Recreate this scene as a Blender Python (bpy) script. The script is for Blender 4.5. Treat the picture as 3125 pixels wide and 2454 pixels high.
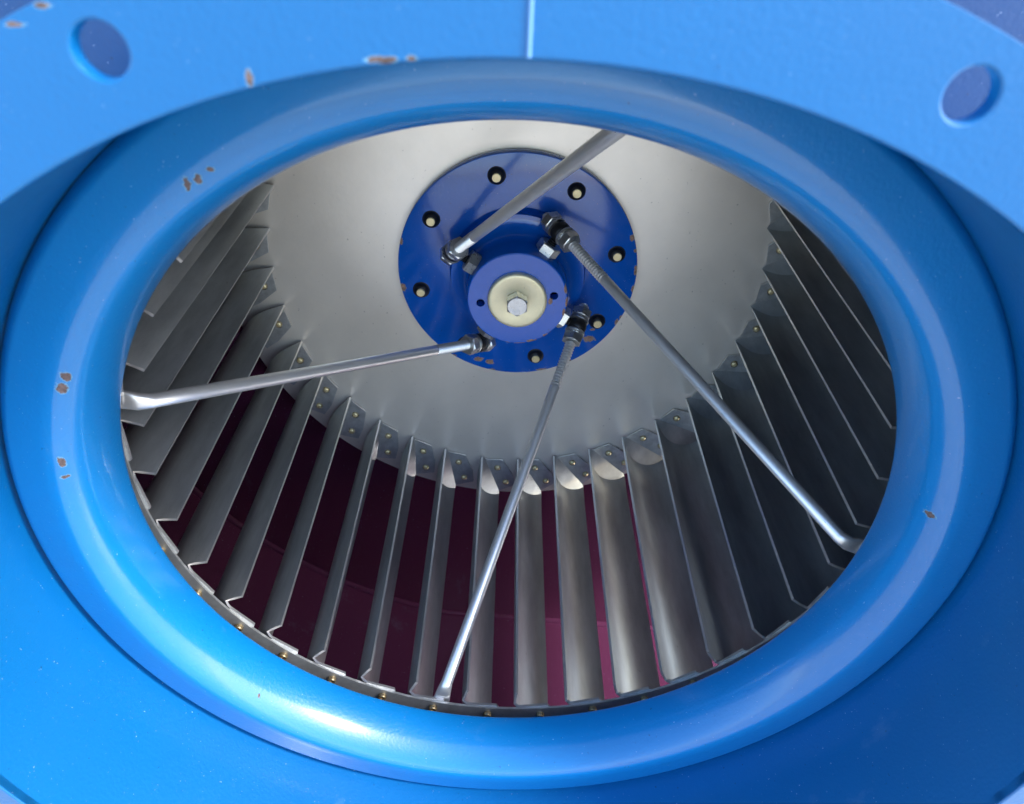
import bpy, bmesh, math, random
from mathutils import Vector, Matrix
from mathutils.geometry import delaunay_2d_cdt
random.seed(7)
U = 0.32                 # metres per drawing unit (radius of the inlet throat = 1 unit)
AXIS_H = 0.862           # height of the fan axis above the ground
scene = bpy.context.scene
for o in list(bpy.data.objects):
    bpy.data.objects.remove(o)

# ------------------------------------------------------------------ camera
TAU, YAW, ROLL = 0.6089, 0.0101, -0.0009
CAM = (0.00595, 1.38466, 1.51424)          # fan coordinates: x right, y up, z out of the inlet


def P(x, y, z):
    """fan coordinates -> Blender metres, relative to the axis origin"""
    return Vector((x * U, -z * U, y * U))


cam_d = bpy.data.cameras.new('camera')
cam = bpy.data.objects.new('camera', cam_d)
scene.collection.objects.link(cam)
F2B = Matrix(((1, 0, 0), (0, 0, -1), (0, 1, 0)))
rot = F2B @ (Matrix.Rotation(YAW, 3, 'Y') @ Matrix.Rotation(-TAU, 3, 'X') @ Matrix.Rotation(ROLL, 3, 'Z'))
cam.matrix_world = Matrix.Translation(P(*CAM) + Vector((0, 0, AXIS_H))) @ rot.to_4x4()
cam_d.sensor_fit = 'HORIZONTAL'
cam_d.sensor_width = 36.0
cam_d.lens = 36.0 * 2310.57 / 3125.0
cam_d.clip_start = 0.01
cam_d.clip_end = 2000.0
cam_d.dof.use_dof = True
cam_d.dof.focus_distance = 0.86
cam_d.dof.aperture_fstop = 9.0
scene.camera = cam

# ------------------------------------------------------------------ world, sun, exposure
SUN_DIR = Vector((0.72, -0.28, 0.63)).normalized()     # towards the sun
world = bpy.data.worlds.new('World')
scene.world = world
world.use_nodes = True
wn = world.node_tree
bg = wn.nodes['Background']
sky = wn.nodes.new('ShaderNodeTexSky')
sky.sky_type = 'NISHITA'
sky.sun_disc = False
sky.sun_elevation = math.asin(SUN_DIR.z)
sky.sun_rotation = math.atan2(SUN_DIR.x, SUN_DIR.y)
sky.dust_density = 1.5
sky.ozone_density = 1.5
sky.air_density = 1.0
wn.links.new(sky.outputs[0], bg.inputs[0])
bg.inputs[1].default_value = 0.15

sun_d = bpy.data.lights.new('sun', 'SUN')
sun = bpy.data.objects.new('sun', sun_d)
scene.collection.objects.link(sun)
sun_d.energy = 1.5
sun_d.angle = math.radians(11)
sun_d.color = (1.0, 0.97, 0.94)
sun.rotation_euler = SUN_DIR.to_track_quat('Z', 'Y').to_euler()
sun.location = (2, -3, 4)

scene.view_settings.view_transform = 'Standard'
scene.view_settings.look = 'None'
scene.view_settings.gamma = 1.0
scene.view_settings.use_curve_mapping = False
scene.view_settings.exposure = 1.92
scene.render.engine = 'CYCLES'
scene.cycles.max_bounces = 7
scene.cycles.diffuse_bounces = 4
scene.cycles.glossy_bounces = 4
scene.cycles.use_adaptive_sampling = True
scene.cycles.adaptive_threshold = 0.02
scene.cycles.caustics_reflective = False
scene.cycles.caustics_refractive = False
scene.cycles.sample_clamp_indirect = 6.0


# ------------------------------------------------------------------ materials
def new_mat(name):
    m = bpy.data.materials.new(name)
    m.use_nodes = True
    return m, m.node_tree, m.node_tree.nodes['Principled BSDF']


def node(nt, kind, **kw):
    n = nt.nodes.new(kind)
    for k, v in kw.items():
        setattr(n, k, v)
    return n


def noise(nt, scale, detail=3, rough=0.5, vec=None, stretch=None):
    tc = node(nt, 'ShaderNodeTexCoord')
    src = vec or tc.outputs['Object']
    if stretch:
        mp = node(nt, 'ShaderNodeMapping')
        mp.inputs['Scale'].default_value = stretch
        nt.links.new(src, mp.inputs['Vector'])
        src = mp.outputs['Vector']
    n = node(nt, 'ShaderNodeTexNoise')
    n.inputs['Scale'].default_value = scale
    n.inputs['Detail'].default_value = detail
    n.inputs['Roughness'].default_value = rough
    nt.links.new(src, n.inputs['Vector'])
    return n


def ramp(nt, fac, stops):
    r = node(nt, 'ShaderNodeValToRGB')
    el = r.color_ramp.elements
    while len(el) < len(stops):
        el.new(0.5)
    for e, (p, c) in zip(el, stops):
        e.position = p
        e.color = (c[0], c[1], c[2], 1) if not isinstance(c, (int, float)) else (c, c, c, 1)
    nt.links.new(fac, r.inputs['Fac'])
    return r


def mixc(nt, fac, a, b, blend='MIX'):
    m = node(nt, 'ShaderNodeMix', data_type='RGBA', blend_type=blend)
    ins = [m.inputs[0], m.inputs[6], m.inputs[7]]
    for sock, val in zip(ins, (fac, a, b)):
        if isinstance(val, bpy.types.NodeSocket):
            nt.links.new(val, sock)
        elif isinstance(val, (int, float)):
            sock.default_value = val
        else:
            sock.default_value = (*val, 1)
    return m.outputs[2]


def math_node(nt, op, a, b=None, clamp=False):
    m = node(nt, 'ShaderNodeMath', operation=op)
    m.use_clamp = clamp
    for i, v in enumerate((a, b)):
        if v is None:
            continue
        if isinstance(v, bpy.types.NodeSocket):
            nt.links.new(v, m.inputs[i])
        else:
            m.inputs[i].default_value = v
    return m.outputs[0]


def bump(nt, height, strength, dist, bsdf, socket='Normal'):
    b = node(nt, 'ShaderNodeBump')
    b.inputs['Strength'].default_value = strength
    b.inputs['Distance'].default_value = dist
    nt.links.new(height, b.inputs['Height'])
    nt.links.new(b.outputs[0], bsdf.inputs[socket])
    return b


def chip_masks(nt, chips):
    """chips: (centre xyz in object metres, (radius along x, y, z)); ragged by noise. returns 0..1 field"""
    tc = node(nt, 'ShaderNodeTexCoord')
    nz = noise(nt, 260, 4, 0.65)
    off = math_node(nt, 'MULTIPLY_ADD', nz.outputs['Fac'], 1.5)
    off.node.inputs[2].default_value = -0.75
    total = None
    for c, rad in chips:
        sub = node(nt, 'ShaderNodeVectorMath', operation='SUBTRACT')
        nt.links.new(tc.outputs['Object'], sub.inputs[0])
        sub.inputs[1].default_value = c
        div = node(nt, 'ShaderNodeVectorMath', operation='DIVIDE')
        nt.links.new(sub.outputs[0], div.inputs[0])
        div.inputs[1].default_value = rad
        ln = node(nt, 'ShaderNodeVectorMath', operation='LENGTH')
        nt.links.new(div.outputs[0], ln.inputs[0])
        v = math_node(nt, 'SUBTRACT', 1.0, ln.outputs['Value'])
        total = v if total is None else math_node(nt, 'MAXIMUM', total, v)
    return math_node(nt, 'ADD', total, off)


def step(nt, v, lo, hi):
    mr = node(nt, 'ShaderNodeMapRange')
    mr.inputs['From Min'].default_value = lo
    mr.inputs['From Max'].default_value = hi
    nt.links.new(v, mr.inputs['Value'])
    return mr.outputs[0]


def paint(name, base, rough, coat, chips=None, coat_rough=0.12, coat_ior=1.6, dust_amt=0.55, peel=0.45, chip_core=(0.080, 0.058, 0.054), chip_rim=(0.14, 0.34, 0.52), peel_scale=330):
    m, nt, b = new_mat(name)
    big = noise(nt, 7, 4, 0.6)
    spk = noise(nt, 520, 2, 0.5)
    dark = tuple(c * 0.90 for c in base)
    light = tuple(min(1, c * 1.06) for c in base)
    col = mixc(nt, big.outputs['Fac'], dark, light)
    dust = step(nt, spk.outputs['Fac'], 0.735, 0.76)
    col = mixc(nt, math_node(nt, 'MULTIPLY', dust, dust_amt), col, (0.45, 0.6, 0.8))
    dk = noise(nt, 330, 1, 0.5)
    col = mixc(nt, math_node(nt, 'MULTIPLY', step(nt, dk.outputs['Fac'], 0.775, 0.80), 0.7), col, tuple(c * 0.25 + 0.01 for c in base))
    scn = noise(nt, 14, 6, 0.7, stretch=(1.0, 1.0, 0.35))
    scuff = step(nt, scn.outputs['Fac'], 0.62, 0.80)
    col = mixc(nt, math_node(nt, 'MULTIPLY', scuff, 0.16), col, (0.30, 0.45, 0.62))
    rnz = noise(nt, 22, 5, 0.65)
    rr = step(nt, rnz.outputs['Fac'], 0.0, 1.0)
    r_out = math_node(nt, 'MULTIPLY_ADD', rr, 0.10)
    r_out.node.inputs[2].default_value = rough - 0.05
    height = noise(nt, peel_scale, 2, 0.5).outputs['Fac']
    if chips:
        f = chip_masks(nt, chips)
        rim = step(nt, f, 0.16, 0.22)
        core = step(nt, f, 0.30, 0.36)
        col = mixc(nt, rim, col, chip_rim)
        cn = noise(nt, 400, 3, 0.6)
        cc = mixc(nt, step(nt, cn.outputs['Fac'], 0.35, 0.65), chip_core, tuple(min(1, c * 2.2) for c in chip_core))
        col = mixc(nt, core, col, cc)
        r_out = math_node(nt, 'MULTIPLY_ADD', rim, 0.45)
        r_out.node.inputs[2].default_value = rough
        cw = math_node(nt, 'MULTIPLY', math_node(nt, 'SUBTRACT', 1.0, rim), coat)
        nt.links.new(cw, b.inputs['Coat Weight'])
        height = math_node(nt, 'SUBTRACT', height, math_node(nt, 'MULTIPLY', rim, 2.0))
    else:
        b.inputs['Coat Weight'].default_value = coat
    nt.links.new(col, b.inputs['Base Color'])
    nt.links.new(r_out, b.inputs['Roughness'])
    b.inputs['Coat Roughness'].default_value = coat_rough
    b.inputs['Coat IOR'].default_value = coat_ior
    b.inputs['Specular IOR Level'].default_value = 0.3
    bump(nt, height, peel, 0.0006, b)
    return m


def metal(name, base, rough, metallic=0.9, var=0.25, scale=30, stretch=None, bstr=0.05, bscale=300, spots=0.0, per_object=False):
    m, nt, b = new_mat(name)
    vec = None
    if per_object:
        tc = node(nt, 'ShaderNodeTexCoord')
        oi = node(nt, 'ShaderNodeObjectInfo')
        cmb = node(nt, 'ShaderNodeCombineXYZ')
        for i, k in enumerate((3.1, 5.3, 7.7)):
            nt.links.new(math_node(nt, 'MULTIPLY', oi.outputs['Random'], k), cmb.inputs[i])
        add = node(nt, 'ShaderNodeVectorMath', operation='ADD')
        nt.links.new(tc.outputs['Object'], add.inputs[0])
        nt.links.new(cmb.outputs[0], add.inputs[1])
        vec = add.outputs[0]
    n1 = noise(nt, scale, 5, 0.65, vec=vec, stretch=stretch)
    col = mixc(nt, step(nt, n1.outputs['Fac'], 0.3, 0.7), tuple(c * (1 - var) for c in base), tuple(min(1, c * (1 + var * 0.6)) for c in base))
    if spots:
        sp = noise(nt, 190, 2, 0.5, vec=vec)
        col = mixc(nt, math_node(nt, 'MULTIPLY', step(nt, sp.outputs['Fac'], 0.72, 0.76), spots), col, (0.10, 0.085, 0.07))
    nt.links.new(col, b.inputs['Base Color'])
    b.inputs['Metallic'].default_value = metallic
    n2 = noise(nt, scale * 2.3, 4, 0.6, vec=vec, stretch=stretch)
    r = math_node(nt, 'MULTIPLY_ADD', n2.outputs['Fac'], 0.22)
    r.node.inputs[2].default_value = rough - 0.11
    nt.links.new(r, b.inputs['Roughness'])
    if bstr:
        bump(nt, noise(nt, bscale, 3, 0.6).outputs['Fac'], bstr, 0.0008, b)
    return m


def PM(x, y, z):
    v = P(x, y, z)
    return (v.x, v.y, v.z)


BLUE = (0.001, 0.165, 0.42)
M = {}


def chip(x, y, z, a, b=None, c=None):
    """a: half size along x, b: along y (up), c: along z, in drawing units"""
    b = b or a
    c = c or max(a, b)
    return (PM(x, y, z), (a * U, c * U, b * U))


bell_chips = [chip(-.598, .922, .171, .011, .018), chip(-.575, .932, .169, .012, .014), chip(-.549, .950, .170, .014, .008),
              chip(-.965, .501, .159, .012, .020), chip(-.983, .471, .161, .014, .022), chip(-1.056, .262, .159, .010, .020),
              chip(-1.065, .217, .158, .014, .007), chip(1.018, .095, .137, .020, .012), chip(-.789, -.693, .125, .004, .012)]
flange_chips = [chip(-.303, 1.192, .597, .006, .013), chip(-.150, 1.213, .597, .026, .0055), chip(-.117, 1.214, .597, .009, .006),
                chip(-.513, 1.268, .597, .012, .005), chip(-.552, 1.249, .597, .016, .004)]
disc_chips = [chip(*q) for q in ((.500, .012, -1.434, .009, .030), (.497, -.077, -1.434, .010, .022), (.472, .155, -1.434, .014, .016),
              (.490, .10, -1.434, .008, .010), (-.492, -.072, -1.434, .016, .022), (-.482, .137, -1.434, .010, .016),
              (.318, -.325, -1.434, .034, .020), (-.176, -.432, -1.434, .026, .014), (-.125, -.448, -1.434, .024, .016),
              (-.118, -.490, -1.434, .022, .008), (.117, -.490, -1.434, .034, .010), (.242, -.446, -1.434, .030, .012),
              (.458, -.215, -1.434, .012, .012), (-.295, -.414, -1.434, .022, .008), (.335, -.276, -1.434, .014, .008), (.44, -.24, -1.434, .010, .022))]
boss_chips = [chip(*q) for q in ((.192, .050, -1.178, .010, .026), (.197, -.011, -1.178, .008, .030), (.187, -.060, -1.178, .009, .026),
              (.116, -.160, -1.178, .016, .009), (.065, -.187, -1.178, .030, .010), (.020, -.199, -1.178, .040, .006), (-.04, -.196, -1.178, .02, .006),
              (.132, -.004, -1.178, .012, .018))]

M['blue'] = paint('blue enamel', (0.001, 0.115, 0.33), 0.42, 0.3, coat_rough=0.22)
M['blue_plate'] = paint('blue enamel with shade painted in', (0.001, 0.055, 0.19), 0.40, 0.6, coat_rough=0.2, coat_ior=1.5)  # shade behind the flange painted into the plate's base colour
M['blue_bell'] = paint('blue enamel on the bell mouth', (0.001, 0.180, 0.49), 0.36, 1.0, bell_chips, coat_rough=0.13, coat_ior=1.5)  # ring base lightened to make up for the collar's shade
M['blue_flange'] = paint('flange blue enamel darkened to offset light', (0.001, 0.122, 0.345), 0.40, 0.6, flange_chips, coat_rough=0.18, coat_ior=1.45, dust_amt=0.15)  # same blue paint, base darkened to offset the stronger light here
HUBBLUE = (0.0005, 0.105, 0.54)
M['hub_disc'] = paint('dark blue gloss on the hub disc', HUBBLUE, 0.22, 0.8, disc_chips, peel=0.35, chip_core=(0.20, 0.125, 0.095), chip_rim=(0.30, 0.27, 0.27), peel_scale=240)
M['hub_boss'] = paint('dark blue gloss on the hub boss', HUBBLUE, 0.22, 0.8, boss_chips, peel=0.45, chip_core=(0.20, 0.11, 0.08), chip_rim=(0.28, 0.24, 0.26), peel_scale=240)
M['maroon'] = paint('red oxide primer', (0.095, 0.023, 0.062), 0.22, 1.0, peel=0.3, peel_scale=120)
M['plate'] = metal('silver painted steel', (0.93, 0.87, 0.775), 0.36, 0.55, 0.07, 6, bstr=0.18, bscale=130, spots=0.3)
M['blade'] = metal('galvanised sheet', (0.54, 0.56, 0.555), 0.38, 0.68, 0.26, 34, stretch=(1, 0.22, 1), bstr=0.06, spots=0.25, per_object=True)
M['tab'] = metal('spangled zinc with front light painted in', (0.66, 0.68, 0.68), 0.34, 0.70, 0.22, 90, bstr=0.05, spots=0.2, per_object=True)  # blade's own sheet; lighter base stands in for light on front-facing tabs
M['edge'] = metal('sheared sheet edge', (0.60, 0.59, 0.58), 0.38, 0.8, 0.1, 60)
M['rod'] = metal('zinc plated rod', (0.84, 0.84, 0.82), 0.32, 0.75, 0.04, 60, bstr=0.0)
M['nut'] = metal('zinc plated nut', (0.60, 0.61, 0.60), 0.30, 0.9, 0.15, 120)
M['blackened'] = metal('blackened steel', (0.035, 0.035, 0.038), 0.42, 0.7, 0.3, 150)
M['brass'] = metal('yellow passivated zinc', (0.88, 0.74, 0.42), 0.42, 0.6, 0.12, 140, bstr=0.1)
M['brass_dull'] = metal('dull passivated zinc', (0.42, 0.33, 0.19), 0.40, 0.8, 0.25, 140)
M['washer'] = metal('pale zinc washer', (0.90, 0.80, 0.52), 0.42, 0.5, 0.08, 60, bstr=0.18, bscale=500, spots=0.35)
M['weld'] = metal('pale weld bead', (0.16, 0.36, 0.66), 0.40, 0.0, 0.1, 200)
m, nt, b = new_mat('pale concrete')
cn = noise(nt, 1.5, 8, 0.65)
nt.links.new(mixc(nt, cn.outputs['Fac'], (0.40, 0.36, 0.305), (0.50, 0.455, 0.39)), b.inputs['Base Color'])
b.inputs['Roughness'].default_value = 0.24
bump(nt, noise(nt, 60, 5, 0.7).outputs['Fac'], 0.3, 0.004, b)
M['concrete'] = m


# ------------------------------------------------------------------ mesh helpers
C = scene.collection


def link(name, bm, mats, parent=None, smooth=35, loc=None):
    bmesh.ops.recalc_face_normals(bm, faces=bm.faces[:])
    me = bpy.data.meshes.new(name)
    bm.to_mesh(me)
    bm.free()
    for mm in (mats if isinstance(mats, (list, tuple)) else [mats]):
        me.materials.append(M[mm])
    if smooth:
        me.shade_smooth()
        me.set_sharp_from_angle(angle=math.radians(smooth))
    o = bpy.data.objects.new(name, me)
    C.objects.link(o)
    if parent:
        o.parent = parent
    if loc:
        o.location = loc
    return o


def bake(o, sharp):
    """apply an object's modifiers and mark sharp edges on the result"""
    bpy.context.view_layer.update()
    dg = bpy.context.evaluated_depsgraph_get()
    me = bpy.data.meshes.new_from_object(o.evaluated_get(dg))
    o.modifiers.clear()
    o.data = me
    me.shade_smooth()
    me.set_sharp_from_angle(angle=math.radians(sharp))


def frame(d, up=Vector((0, 0, 1))):
    d = d.normalized()
    if abs(d.dot(up)) > 0.95:
        up = Vector((1, 0, 0))
    a = up.cross(d).normalized()
    return a, d.cross(a).normalized(), d


def lathe(bm, prof, n=64, org=(0, 0, 0), axis=(0, 0, 1), closed=False, phase=0.0, ref=None):
    """revolve (radius, height) about an axis given in fan coordinates"""
    org, axis = Vector(org), Vector(axis)
    a, b2, d = frame(axis, Vector(ref) if ref else Vector((0, 1, 0)))
    rings = []
    for r, h in prof:
        if r < 1e-6:
            q = org + d * h
            rings.append([bm.verts.new(P(*q))])
            continue
        ring = []
        for i in range(n):
            t = 2 * math.pi * i / n + phase
            q = org + d * h + a * (r * math.cos(t)) + b2 * (r * math.sin(t))
            ring.append(bm.verts.new(P(*q)))
        rings.append(ring)
    pairs = list(zip(rings, rings[1:])) + ([(rings[-1], rings[0])] if closed else [])
    for A, B in pairs:
        for i in range(n):
            j = (i + 1) % n
            if len(A) == 1 and len(B) == 1:
                continue
            if len(A) == 1:
                bm.faces.new((A[0], B[i], B[j]))
            elif len(B) == 1:
                bm.faces.new((A[i], A[j], B[0]))
            else:
                bm.faces.new((A[i], A[j], B[j], B[i]))
    return rings


def pol(r, deg, z):
    t = math.radians(deg)
    return (r * math.cos(t), r * math.sin(t), z)


def in_poly(x, y, poly):
    c = False
    n = len(poly)
    for i in range(n):
        (x0, y0), (x1, y1) = poly[i], poly[i - 1]
        if (y0 > y) != (y1 > y) and x < (x1 - x0) * (y - y0) / (y1 - y0) + x0:
            c = not c
    return c


def cdt_faces(bm, verts, xy, counts):
    loops, k, edges = [], 0, []
    for n in counts:
        loops.append(xy[k:k + n])
        edges += [(k + i, k + (i + 1) % n) for i in range(n)]
        k += n
    ov, oe, of, vo, eo, fo = delaunay_2d_cdt([Vector(q) for q in xy], edges, [], 0, 1e-7)
    for f in of:
        cx = sum(ov[i][0] for i in f) / len(f)
        cy = sum(ov[i][1] for i in f) / len(f)
        if in_poly(cx, cy, loops[0]) and not any(in_poly(cx, cy, l) for l in loops[1:]):
            idx = [vo[i][0] for i in f if vo[i]]
            if len(set(idx)) >= 3:
                try:
                    bm.faces.new([verts[i] for i in idx])
                except ValueError:
                    pass


def fill_with_holes(bm, loops, z0, z1, chamfer=0.0):
    """flat plate between z0 (back) and z1 (front): loops of (x, y), first the outline, then holes"""
    def cap(z):
        rings = [[bm.verts.new(P(x, y, z)) for x, y in lp] for lp in loops]
        flat = [v for r in rings for v in r]
        cdt_faces(bm, flat, [xy for lp in loops for xy in lp], [len(lp) for lp in loops])
        return rings
    A, B = cap(z0), cap(z1)
    for ra, rb in zip(A, B):
        n = len(ra)
        for i in range(n):
            j = (i + 1) % n
            bm.faces.new((ra[i], ra[j], rb[j], rb[i]))


def circle(cx, cy, r, n=24, ph=0.0):
    return [(cx + r * math.cos(2 * math.pi * i / n + ph), cy + r * math.sin(2 * math.pi * i / n + ph)) for i in range(n)]


def hex_prof(af, h, ch=0.12):
    rc = af / 2 / math.cos(math.pi / 6)
    return rc


def hexnut(bm, org, axis, af, h, phase=0.0, ref=None, bore=0.0):
    """hexagonal prism with chamfered corners, along axis from org"""
    rc = af / 2 / math.cos(math.pi / 6)
    org, axis = Vector(org), Vector(axis)
    a, b2, d = frame(axis, Vector(ref) if ref else Vector((0, 1, 0)))
    n = 36
    def rhex(t, k):
        tt = (t - phase) % (math.pi / 3) - math.pi / 6
        return min(af / 2 / math.cos(tt), k)
    prof = [(0.0, bore if bore else 0.0), (0.0, af / 2 * 0.95), (h * 0.09, rc), (h * 0.91, rc), (h, af / 2 * 0.95), (h, bore if bore else 0.0)]
    rings = []
    for hh, k in prof:
        if k == 0:
            rings.append([bm.verts.new(P(*(org + d * hh)))])
            continue
        ring = []
        for i in range(n):
            t = 2 * math.pi * i / n + phase
            r = rhex(t, k)
            q = org + d * hh + a * (r * math.cos(t)) + b2 * (r * math.sin(t))
            ring.append(bm.verts.new(P(*q)))
        rings.append(ring)
    for A, B in zip(rings, rings[1:]):
        for i in range(n):
            j = (i + 1) % n
            if len(A) == 1:
                bm.faces.new((A[0], B[i], B[j]))
            elif len(B) == 1:
                bm.faces.new((A[i], A[j], B[0]))
            else:
                bm.faces.new((A[i], A[j], B[j], B[i]))


def thread_prof(h0, h1, pitch, r, depth):
    pr = []
    n = max(1, int(round((h1 - h0) / pitch)))
    p = (h1 - h0) / n
    for i in range(n):
        z = h0 + i * p
        pr += [(r - depth, z), (r, z + p * 0.42), (r, z + p * 0.58)]
    pr.append((r - depth, h1))
    return pr


# ------------------------------------------------------------------ ground
bm = bmesh.new()
s = 60.0
vs = [bm.verts.new((x, y, 0)) for x, y in ((-s, -s), (s, -s), (s, s), (-s, s))]
bm.faces.new(vs)
g = link('ground', bm, 'concrete', smooth=None)
g['kind'] = 'structure'

# ------------------------------------------------------------------ blower housing
D = 1.4844
ZBACK, ZFRONT = -1.62, 0.055
OX, OY = -0.0220, 0.0018          # inlet centre, slightly off the wheel's axis
FX, FY = -0.0276, -0.0017         # flange centre
RCOL, ZFL = 1.2154, 0.5966
housing = bpy.data.objects.new('blower_housing', None)
C.objects.link(housing)
housing['label'] = 'blue painted blower housing with round flanged inlet and rolled bell mouth ring'
housing['category'] = 'blower housing'
HL = (0, 0, AXIS_H)

# flange with bolt holes
def flange_loops(off):
    lp = [circle(FX, FY, 1.366 - off * 0.2, 180), circle(FX, FY, RCOL + off, 180)]
    for k in range(8):
        t = math.radians(64.9 + 44.8 * k) if k < 2 else math.radians(65.2 + 45 * k)
        lp.append(circle(FX + 1.300 * math.cos(t), FY + 1.300 * math.sin(t), 0.031 + off, 40))
    return lp


bm = bmesh.new()
CH = 0.0045
levels = []
for z, off in ((ZFL - 0.022, 0.0), (ZFL - CH, 0.0), (ZFL - CH * 0.3, CH * 0.3), (ZFL, CH)):
    levels.append([[bm.verts.new(P(x, y, z)) for x, y in lp] for lp in flange_loops(off)])
for La, Lb in zip(levels, levels[1:]):
    for ra, rb in zip(La, Lb):
        for i in range(len(ra)):
            j = (i + 1) % len(ra)
            bm.faces.new((ra[i], ra[j], rb[j], rb[i]))
for L, off in ((levels[0], 0.0), (levels[-1], CH)):
    lps = flange_loops(off)
    cdt_faces(bm, [v for r in L for v in r], [q for lp in lps for q in lp], [len(lp) for lp in lps])
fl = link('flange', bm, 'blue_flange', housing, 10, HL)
# weld seam across the flange
bm = bmesh.new()
t = math.radians(87.95)
rows = []
for i in range(41):
    r = 1.2185 + (1.364 - 1.2185) * i / 40
    w = 0.0026 * (1 + 0.05 * random.random())
    row = []
    for q in range(7):
        u = -1 + 2 * q / 6
        x = FX + r * math.cos(t) - math.sin(t) * u * w
        y = FY + r * math.sin(t) + math.cos(t) * u * w
        row.append(bm.verts.new(P(x, y, ZFL - 0.0005 + 0.0042 * math.sqrt(max(0, 1 - u * u)))))
    rows.append(row)
for A, B in zip(rows, rows[1:]):
    for i in range(6):
        bm.faces.new((A[i], A[i + 1], B[i + 1], B[i]))
link('weld_seam', bm, 'weld', housing, 60, HL)

# collar between bell mouth and flange
bm = bmesh.new()
lathe(bm, [(RCOL, ZFRONT + 0.0), (RCOL, ZFL - 0.003), (RCOL + 0.014, ZFL - 0.023), (RCOL + 0.014, ZFRONT)], 180, (FX, FY, 0), closed=True)
link('collar', bm, 'blue', housing, 40, HL)

# bell mouth
prof = [(1.0015, -0.004)]
for i in range(31):
    t = math.pi / 2 * i / 30
    prof.append((1.085 - 0.085 * math.cos(t) ** 1.11, 0.165 * math.sin(t) ** 1.11))
zc = 0.165
for i in range(1, 41):
    r = 1.085 + 0.1295 * i / 40
    slope = 0.19 * min(1.0, (r - 1.085) / 0.03)
    if r > 1.185:
        slope += 1.35 * (r - 1.185) / 0.0295
    zc -= slope * 0.1295 / 40
    prof.append((r, zc))
bm = bmesh.new()
lathe(bm, prof, 220, (OX, OY, 0))
bell = link('inlet_bell_mouth', bm, 'blue_bell', housing, 60, HL)
so = bell.modifiers.new('thickness', 'SOLIDIFY')
so.thickness = 0.004 * U
so.offset = -1
bake(bell, 45)


# volute casing
def r_spiral(deg):
    return 2.45 + (deg + 100) * 0.0044 if deg > -180 else 2.098 + (deg + 180) * 0.0030


wr = [(r_spiral(d) * math.cos(math.radians(d)), r_spiral(d) * math.sin(math.radians(d))) for d in range(-400, -97, 3)]
XOUT = 1.9
wr += [(wr[-1][0] + 0.35, wr[-1][1] - 0.035), (0.9, -2.55), (1.5, -2.60), (XOUT, -2.62)]
wr = [(XOUT, wr[0][1] - 0.06)] + wr


def sheet_strip(pts, z0, z1, th):
    bm = bmesh.new()
    n = len(pts)
    nor = []
    for i in range(n):
        a, b = pts[max(0, i - 1)], pts[min(n - 1, i + 1)]
        d = Vector((b[0] - a[0], b[1] - a[1])).normalized()
        nor.append(Vector((d.y, -d.x)))
    inn = [[bm.verts.new(P(x, y, z)) for (x, y) in pts] for z in (z0, z1)]
    out = [[bm.verts.new(P(x + nn.x * th, y + nn.y * th, z)) for (x, y), nn in zip(pts, nor)] for z in (z0, z1)]
    for i in range(n - 1):
        f = bm.faces.new((inn[0][i], inn[0][i + 1], inn[1][i + 1], inn[1][i]))
        f.material_index = 0
        f = bm.faces.new((out[0][i], out[1][i], out[1][i + 1], out[0][i + 1]))
        f.material_index = 1
        for k in (0, 1):
            f = bm.faces.new((inn[k][i], inn[k][i + 1], out[k][i + 1], out[k][i]))
            f.material_index = 1
    for i in (0, n - 1):
        f = bm.faces.new((inn[0][i], inn[1][i], out[1][i], out[0][i]))
        f.material_index = 1
    return bm


wrapper = link('volute_wrapper', sheet_strip(wr, ZBACK + 0.001, ZFRONT - 0.016, 0.012), ['maroon', 'blue'], housing, 40, HL)
# back side plate and front side plate, two skins each: primer inside, blue outside
outline = [(x * 1.012, y * 1.012) for x, y in wr]
bm = bmesh.new()
fill_with_holes(bm, [outline], ZBACK - 0.014, ZBACK)
link('back_side_plate', bm, 'maroon', housing, None, HL)
bm = bmesh.new()
fill_with_holes(bm, [outline, circle(OX, OY, RCOL - 0.02, 120)], ZFRONT - 0.014, ZFRONT - 0.004)
link('front_side_plate', bm, 'blue_plate', housing, None, HL)
# weld bead in the corner of wrapper and back plate
bm = bmesh.new()
prev = None
for i, (x, y) in enumerate(wr):
    if y > -1.0:
        prev = None
        continue
    L = math.hypot(x, y)
    ux, uy = x / L, y / L
    ring = []
    for q in range(5):
        t = math.pi / 2 * q / 4
        rr = 0.022 + 0.003 * random.random()
        ring.append(bm.verts.new(P(x - ux * rr * math.cos(t), y - uy * rr * math.cos(t), ZBACK + rr * math.sin(t))))
    if prev:
        for q in range(4):
            bm.faces.new((prev[q], prev[q + 1], ring[q + 1], ring[q]))
    prev = ring
link('corner_weld', bm, 'maroon', housing, 60, HL)

# ------------------------------------------------------------------ impeller
wheel = bpy.data.objects.new('fan_impeller', None)
C.objects.link(wheel)
wheel.location = (0, 0, AXIS_H)
wheel['label'] = 'galvanised squirrel cage fan wheel with blue hub and four tie rods inside the blue inlet'
wheel['category'] = 'fan wheel'

bm = bmesh.new()
lathe(bm, [(0.2, -D), (1.2822, -D), (1.2822, -D - 0.008), (0.2, -D - 0.008)], 216, closed=True)
link('back_plate', bm, 'plate', wheel, 40)

bm = bmesh.new()
ZR0, ZR1 = -0.086, -0.078
lathe(bm, [(1.064, ZR0), (1.064, ZR1), (1.288, ZR1), (1.288, ZR0)], 216, closed=True)
link('front_ring', bm, 'blade', wheel, 40)

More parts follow.
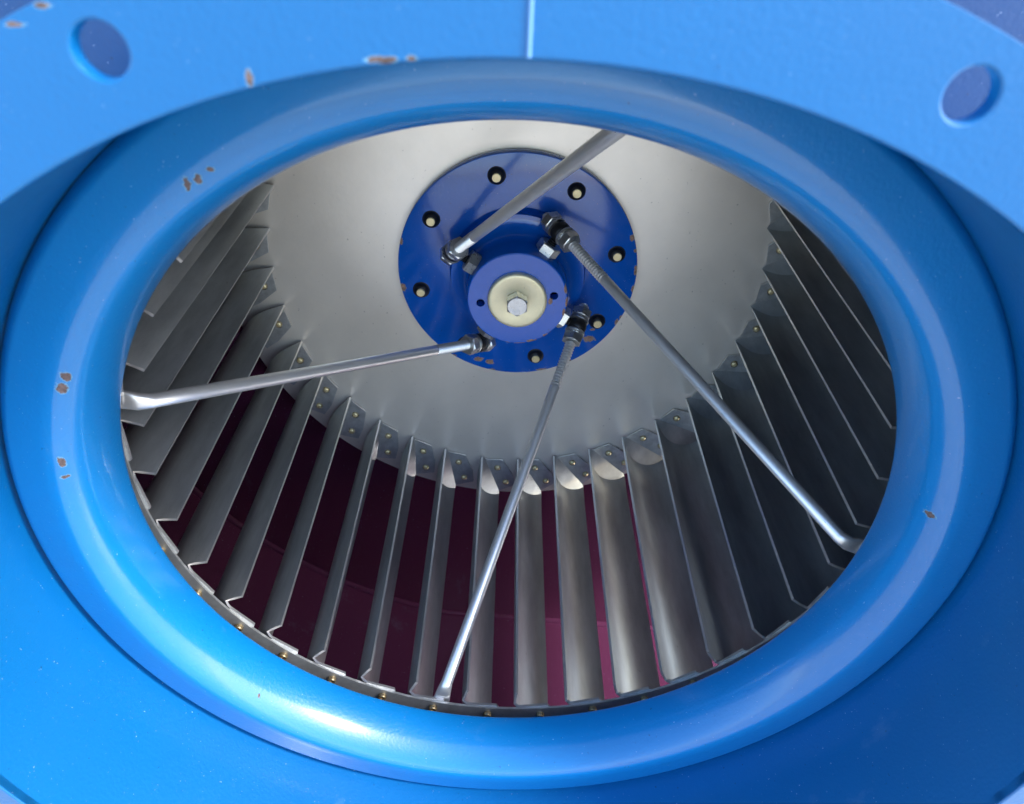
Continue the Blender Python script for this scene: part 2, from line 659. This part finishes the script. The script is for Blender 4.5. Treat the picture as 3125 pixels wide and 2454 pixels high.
# hub disc, boss
ZD = -D + 0.0507
bm = bmesh.new()
lathe(bm, [(0.0, -D + 0.001), (0.494, -D + 0.001), (0.500, -D + 0.004), (0.506, -D + 0.010), (0.506, ZD - 0.006), (0.5045, ZD - 0.002), (0.500, ZD), (0.20, ZD)], 160)
link('hub_disc', bm, 'hub_disc', wheel, 40)
ZB = -D + 0.3068
bm = bmesh.new()
pr = [(0.287, ZD + 0.001), (0.284, ZD + 0.004), (0.281, ZD + 0.016), (0.277, ZD + 0.045)]
for i in range(9):
    t = math.pi / 2 * i / 8
    pr.append((0.277 - 0.077 * math.sin(t) ** 0.9, ZD + 0.060 + 0.085 * (1 - math.cos(t))))
pr += [(0.2, ZB - 0.007), (0.1985, ZB - 0.0025), (0.194, ZB)]
lathe(bm, pr, 128)
boss = link('hub_boss', bm, 'hub_boss', wheel, 40)
bm = bmesh.new()
holes2 = [(-0.146, -0.013), (0.145, 0.019)]
lp = [circle(0, 0, 0.194, 128), circle(0, 0, 0.06, 48)] + [circle(x, y, 0.017, 24) for x, y in holes2]
fill_with_holes(bm, lp, ZB - 0.05, ZB)
bf = link('boss_face', bm, 'hub_boss', wheel, 40)

# central washer and bolt
bm = bmesh.new()
WZ = ZB + 0.001
pr = [(0.117, WZ), (0.117, WZ + 0.014), (0.115, WZ + 0.019), (0.110, WZ + 0.0225), (0.103, WZ + 0.023), (0.075, WZ + 0.0215), (0.055, WZ + 0.017), (0.030, WZ + 0.016), (0.0, WZ + 0.016)]
lathe(bm, pr, 96, (0, 0.004, 0))
link('clamping_washer', bm, 'washer', wheel, 50)
bm = bmesh.new()
hexnut(bm, (0, 0.005, WZ + 0.0165), (0, 0, 1), 0.078, 0.050, phase=math.pi / 2)
cb = link('centre_bolt', bm, 'nut', wheel, 25)
fc = bpy.data.curves.new('raised_mark', 'FONT')
fc.body = '4.8'
fc.size = 0.020 * U
fc.align_x = 'CENTER'
fc.extrude = 0.0012 * U
tmp = bpy.data.objects.new('raised_mark_tmp', fc)
C.objects.link(tmp)
bpy.context.view_layer.update()
dg = bpy.context.evaluated_depsgraph_get()
me = bpy.data.meshes.new_from_object(tmp.evaluated_get(dg))
bpy.data.objects.remove(tmp)
me.transform(Matrix.Translation(P(0.0, -0.022, WZ + 0.0668)) @ Matrix.Rotation(math.pi / 2, 4, 'X'))
me.materials.clear()
me.materials.append(M['nut'])
mk = bpy.data.objects.new('raised_mark', me)
C.objects.link(mk)
mk.parent = cb

# eight dome bolts on the hub disc
bm = bmesh.new()
pr = [(0.037, ZD + 0.0005), (0.0365, ZD + 0.003), (0.034, ZD + 0.004), (0.0325, ZD + 0.010), (0.029, ZD + 0.018), (0.024, ZD + 0.023), (0.0175, ZD + 0.026)]
lathe(bm, pr, 28)
nside = len(bm.faces)
lathe(bm, [(0.0180, ZD + 0.025), (0.0180, ZD + 0.031), (0.0165, ZD + 0.0328), (0.0, ZD + 0.0332)], 28)
bm.faces.ensure_lookup_table()
for f in bm.faces[nside:]:
    f.material_index = 1
bmesh.ops.translate(bm, verts=bm.verts[:], vec=P(0.422, 0, 0))
bolt0 = link('bolt', bm, ['blackened', 'brass'], wheel, 40)
bolt0.rotation_euler = (0, -math.radians(11.4), 0)
for k in range(1, 8):
    o = bolt0.copy()
    C.objects.link(o)
    o.rotation_euler = (0, -math.radians(11.4 + 45 * k), 0)

# ---- blades
ZT = -D + 0.011
ZTF = -0.0905
ZCUT = -0.108


def arc(s, u):
    """cross-section point: s from inner to outer edge, u = 0 at the back plate, 1 at the front ring"""
    pi_ = Vector(pol(1.046 - 0.033 * u, 0, 0)).xy
    po_ = Vector(pol(1.282, 5.3, 0)).xy
    e = po_ - pi_
    nv = Vector((e.y, -e.x)).normalized()
    return pi_ + e * s + nv * (BULGE * 4 * s * (1 - s))


BULGE = 0.054


def lerp2(a, b, s):
    return a + (b - a) * s


bk0, bk1 = Vector(pol(1.060, 0.9, 0)).xy, Vector(pol(1.262, 5.3, 0)).xy
fr0, fr1 = Vector(pol(1.062, 0.5, 0)).xy, Vector(pol(1.262, 5.3, 0)).xy
NS = 18
SV = [0.5 - 0.5 * math.cos(math.pi * i / NS) for i in range(NS + 1)]
S0 = 5                                   # front tab starts at this station
bm = bmesh.new()


def zb(s):
    return ZT + 0.062 * (4 * s * (1 - s)) ** 0.75 + 0.004


def zf(i):
    if i <= S0:
        return ZCUT
    t = (i - S0) / (NS - S0)
    return ZCUT - 0.050 * (4 * t * (1 - t)) ** 0.8 + 0.010 * t


rows = [[bm.verts.new(P(*lerp2(bk0, bk1, s), ZT)) for s in SV]]
rows.append([bm.verts.new(P(*lerp2(lerp2(bk0, bk1, s), arc(s, 0), 0.55), ZT + (zb(s) - ZT) * 0.5)) for s in SV])
row_c = rows[0]
NZ = 10
for q in range(NZ + 1):
    u = q / NZ
    rows.append([bm.verts.new(P(*arc(s, u), zb(s) + (zf(i) - zb(s)) * u)) for i, s in enumerate(SV)])
for A, B in zip(rows, rows[1:]):
    for i in range(NS):
        bm.faces.new((A[i], A[i + 1], B[i + 1], B[i]))
# front crescent and tab, from station S0 outwards
last = rows[-1][S0:]
mid, row_f = [], []
for i in range(S0, NS + 1):
    t = (i - S0) / (NS - S0)
    cpt = lerp2(fr0, fr1, t)
    mid.append(bm.verts.new(P(*lerp2(cpt, arc(SV[i], 1), 0.45), zf(i) + (ZTF - zf(i)) * 0.72)))
    row_f.append(bm.verts.new(P(*cpt, ZTF)))
for A, B in ((last, mid), (mid, row_f)):
    for i in range(len(A) - 1):
        bm.faces.new((A[i], A[i + 1], B[i + 1], B[i]))
RIV_B = [(1.109, 4.5), (1.201, 6.9)]
RIV_F = [(1.093, 4.4)]


def tab(row, row_xy, corners, z, rivs, hr):
    vs = list(row) + [bm.verts.new(P(*pol(r, a, z))) for r, a in corners]
    xy = list(row_xy) + [pol(r, a, 0)[:2] for r, a in corners]
    counts = [len(vs)]
    for r, a in rivs:
        x, y, _ = pol(r, a, 0)
        c = circle(x, y, hr, 18)
        vs += [bm.verts.new(P(hx, hy, z)) for hx, hy in c]
        xy += c
        counts.append(18)
    before = set(bm.faces)
    cdt_faces(bm, vs, [tuple(q) for q in xy], counts)
    for f in bm.faces:
        if f not in before:
            f.material_index = 2


tab(row_c, [lerp2(bk0, bk1, s) for s in SV], [(1.217, 9.3), (1.15, 8.5), (1.058, 5.8)], ZT, RIV_B, 0.0180)
tab(row_f, [lerp2(fr0, fr1, (i - S0) / (NS - S0)) for i in range(S0, NS + 1)], [(1.217, 9.2), (1.15, 8.4), (1.056, 6.0)], ZTF, [], 0.013)
blade0 = link('blade', bm, ['blade', 'edge', 'tab', 'edge'], wheel, 32)
sm = blade0.modifiers.new('thickness', 'SOLIDIFY')
sm.thickness = 0.0085 * U
sm.offset = 0
sm.material_offset_rim = 1
bake(blade0, 28)

# rivets
bm = bmesh.new()
x, y, _ = pol(*RIV_B[0], 0)
lathe(bm, [(0.0140, -D + 0.0005), (0.0140, ZT + 0.006), (0.0115, ZT + 0.0095), (0.006, ZT + 0.0115), (0, ZT + 0.012)], 16, (x, y, 0))
riv_b0 = link('rivet', bm, 'brass', blade0, 40)
bm = bmesh.new()
x, y, _ = pol(*RIV_B[1], 0)
lathe(bm, [(0.0140, -D + 0.0005), (0.0140, ZT + 0.006), (0.0115, ZT + 0.0095), (0.006, ZT + 0.0115), (0, ZT + 0.012)], 16, (x, y, 0))
riv_b1 = link('rivet', bm, 'brass', blade0, 40)
bm = bmesh.new()
x, y, _ = pol(*RIV_F[0], 0)
lathe(bm, [(0.0150, ZR1 + 0.0005), (0.0150, ZR1 + 0.010), (0.0125, ZR1 + 0.014), (0.0095, ZR1 + 0.0145), (0.0085, ZR1 + 0.009), (0, ZR1 + 0.009)], 18, (x, y, 0))
riv_f0 = link('rivet', bm, 'brass_dull', blade0, 40)

PHI0 = 160.16
for k in range(36):
    if k == 0:
        o = blade0
    else:
        o = blade0.copy()
        C.objects.link(o)
        for rv in (riv_b0, riv_b1, riv_f0):
            c = rv.copy()
            C.objects.link(c)
            c.parent = o
    o.rotation_euler = (0, -math.radians(PHI0 + 10 * k + (random.random() - 0.5) * 0.45), 0)
    kk = 1 + (random.random() - 0.5) * 0.006
    o.scale = (kk, 1, kk)

# ---- tie rods
RR = 0.0205
RE, TE, ZE = 0.2998, 146.30, -1.2666
RO, TO, ZO = 1.0098, 75.75, -0.1057
eye = Vector(pol(RE, TE, ZE))
bend = Vector(pol(RO, TO, ZO))
dv = (bend - eye).normalized()
LEN = (bend - eye).length
ref = Vector(pol(1, TE, 0))           # towards the boss, seen from the eye
TIP, TH = -0.105, 0.285
bm = bmesh.new()
pr = [(0.0, TIP), (RR - 0.006, TIP)] + thread_prof(TIP + 0.003, TH, 0.0128, RR + 0.0012, 0.0085) + [(RR - 0.001, TH + 0.004)]
n0 = 20
lathe(bm, pr, 24, eye, dv, ref=ref)
# plain shank and flattened end
a, b2, d = frame(dv, ref)
tang = Vector((-math.sin(math.radians(TO)), math.cos(math.radians(TO)), 0))
radv = Vector((math.cos(math.radians(TO)), math.sin(math.radians(TO)), 0))
NP = 24


def section(center, ax1, ax2, r1, r2, power):
    out = []
    for i in range(NP):
        t = 2 * math.pi * i / NP
        c_, s_ = math.cos(t), math.sin(t)
        x_ = math.copysign(abs(c_) ** power, c_) * r1
        y_ = math.copysign(abs(s_) ** power, s_) * r2
        out.append(bm.verts.new(P(*(center + ax1 * x_ + ax2 * y_))))
    return out


# section axes: ax1 tangential-ish, ax2 across
ax1 = (tang - d * tang.dot(d)).normalized()
ax2 = d.cross(ax1).normalized()
end_dir = (radv * 0.97 + Vector((0, 0, 0.10))).normalized()
e1 = tang
e2 = end_dir.cross(e1).normalized()
if e2.dot(ax2) < 0:
    e2 = -e2
secs = [section(eye + d * (TH + 0.003), ax1, ax2, RR, RR, 1.0)]
for q in range(1, 9):
    secs.append(section(eye + d * (TH + (LEN - 0.02 - TH) * q / 8), ax1, ax2, RR, RR, 1.0))
secs.append(section(bend + end_dir * 0.012, ax1.lerp(e1, 0.5).normalized(), ax2.lerp(e2, 0.5).normalized(), RR * 1.20, RR * 0.80, 0.85))
secs.append(section(bend + end_dir * 0.040, e1, e2, 0.0275, 0.0085, 0.55))
secs.append(section(bend + end_dir * 0.062, e1, e2, 0.030, 0.0065, 0.4))
secs.append(section(bend + end_dir * 0.092, e1, e2, 0.030, 0.0060, 0.35))
for A, B in zip(secs, secs[1:]):
    for i in range(NP):
        j = (i + 1) % NP
        bm.faces.new((A[i], A[j], B[j], B[i]))
bm.faces.new(secs[-1])
rod0 = link('tie_rod', bm, 'rod', wheel, 40)
parts = []
NAF = 0.076
# nuts and washers either side of the eye
for sgn in (1, -1):
    bm = bmesh.new()
    lathe(bm, [(0.0, 0.0), (0.041, 0.0), (0.042, 0.002), (0.042, 0.006), (0.041, 0.008), (0.0, 0.008)], 32, eye + dv * (0.0245 * sgn), dv * sgn, ref=ref)
    lathe(bm, [(0.0, 0.0), (0.0365, 0.0), (0.0375, 0.002), (0.0375, 0.0065), (0.0365, 0.008), (0.0, 0.008)], 32, eye + dv * (0.0335 * sgn), dv * sgn, ref=ref)
    parts.append(link('lock_washer', bm, 'nut', rod0, 40))
    bm = bmesh.new()
    hexnut(bm, eye + dv * (0.0425 * sgn), dv * sgn, NAF, 0.036, phase=0.4 * sgn, ref=ref)
    parts.append(link('nut', bm, 'nut', rod0, 25))
# eye bolt: black ring, shank and hex
bm = bmesh.new()
pr = []
for i in range(13):
    t = -math.pi / 2 + math.pi * i / 12
    pr.append((0.028 + 0.0125 * math.cos(t), 0.0235 * math.sin(t)))
lathe(bm, pr, 36, eye, dv, ref=ref)
inw = -Vector(pol(1, TE, 0))
sh = [(0.0, 0.030)] + thread_prof(0.030, 0.088, 0.0085, 0.0185, 0.0045) + [(0.0, 0.088)]
lathe(bm, sh, 20, eye, inw)
parts.append(link('eye_bolt', bm, 'blackened', rod0, 40))
bm = bmesh.new()
hexnut(bm, eye + inw * 0.060, inw, 0.082, 0.044, phase=0.25, ref=(0, 0, 1))
parts.append(link('lock_nut', bm, 'nut', rod0, 25))
for k in range(1, 4):
    o = rod0.copy()
    C.objects.link(o)
    o.rotation_euler = (0, math.radians(90 * k), 0)
    for c in parts:
        q = c.copy()
        C.objects.link(q)
        q.parent = o
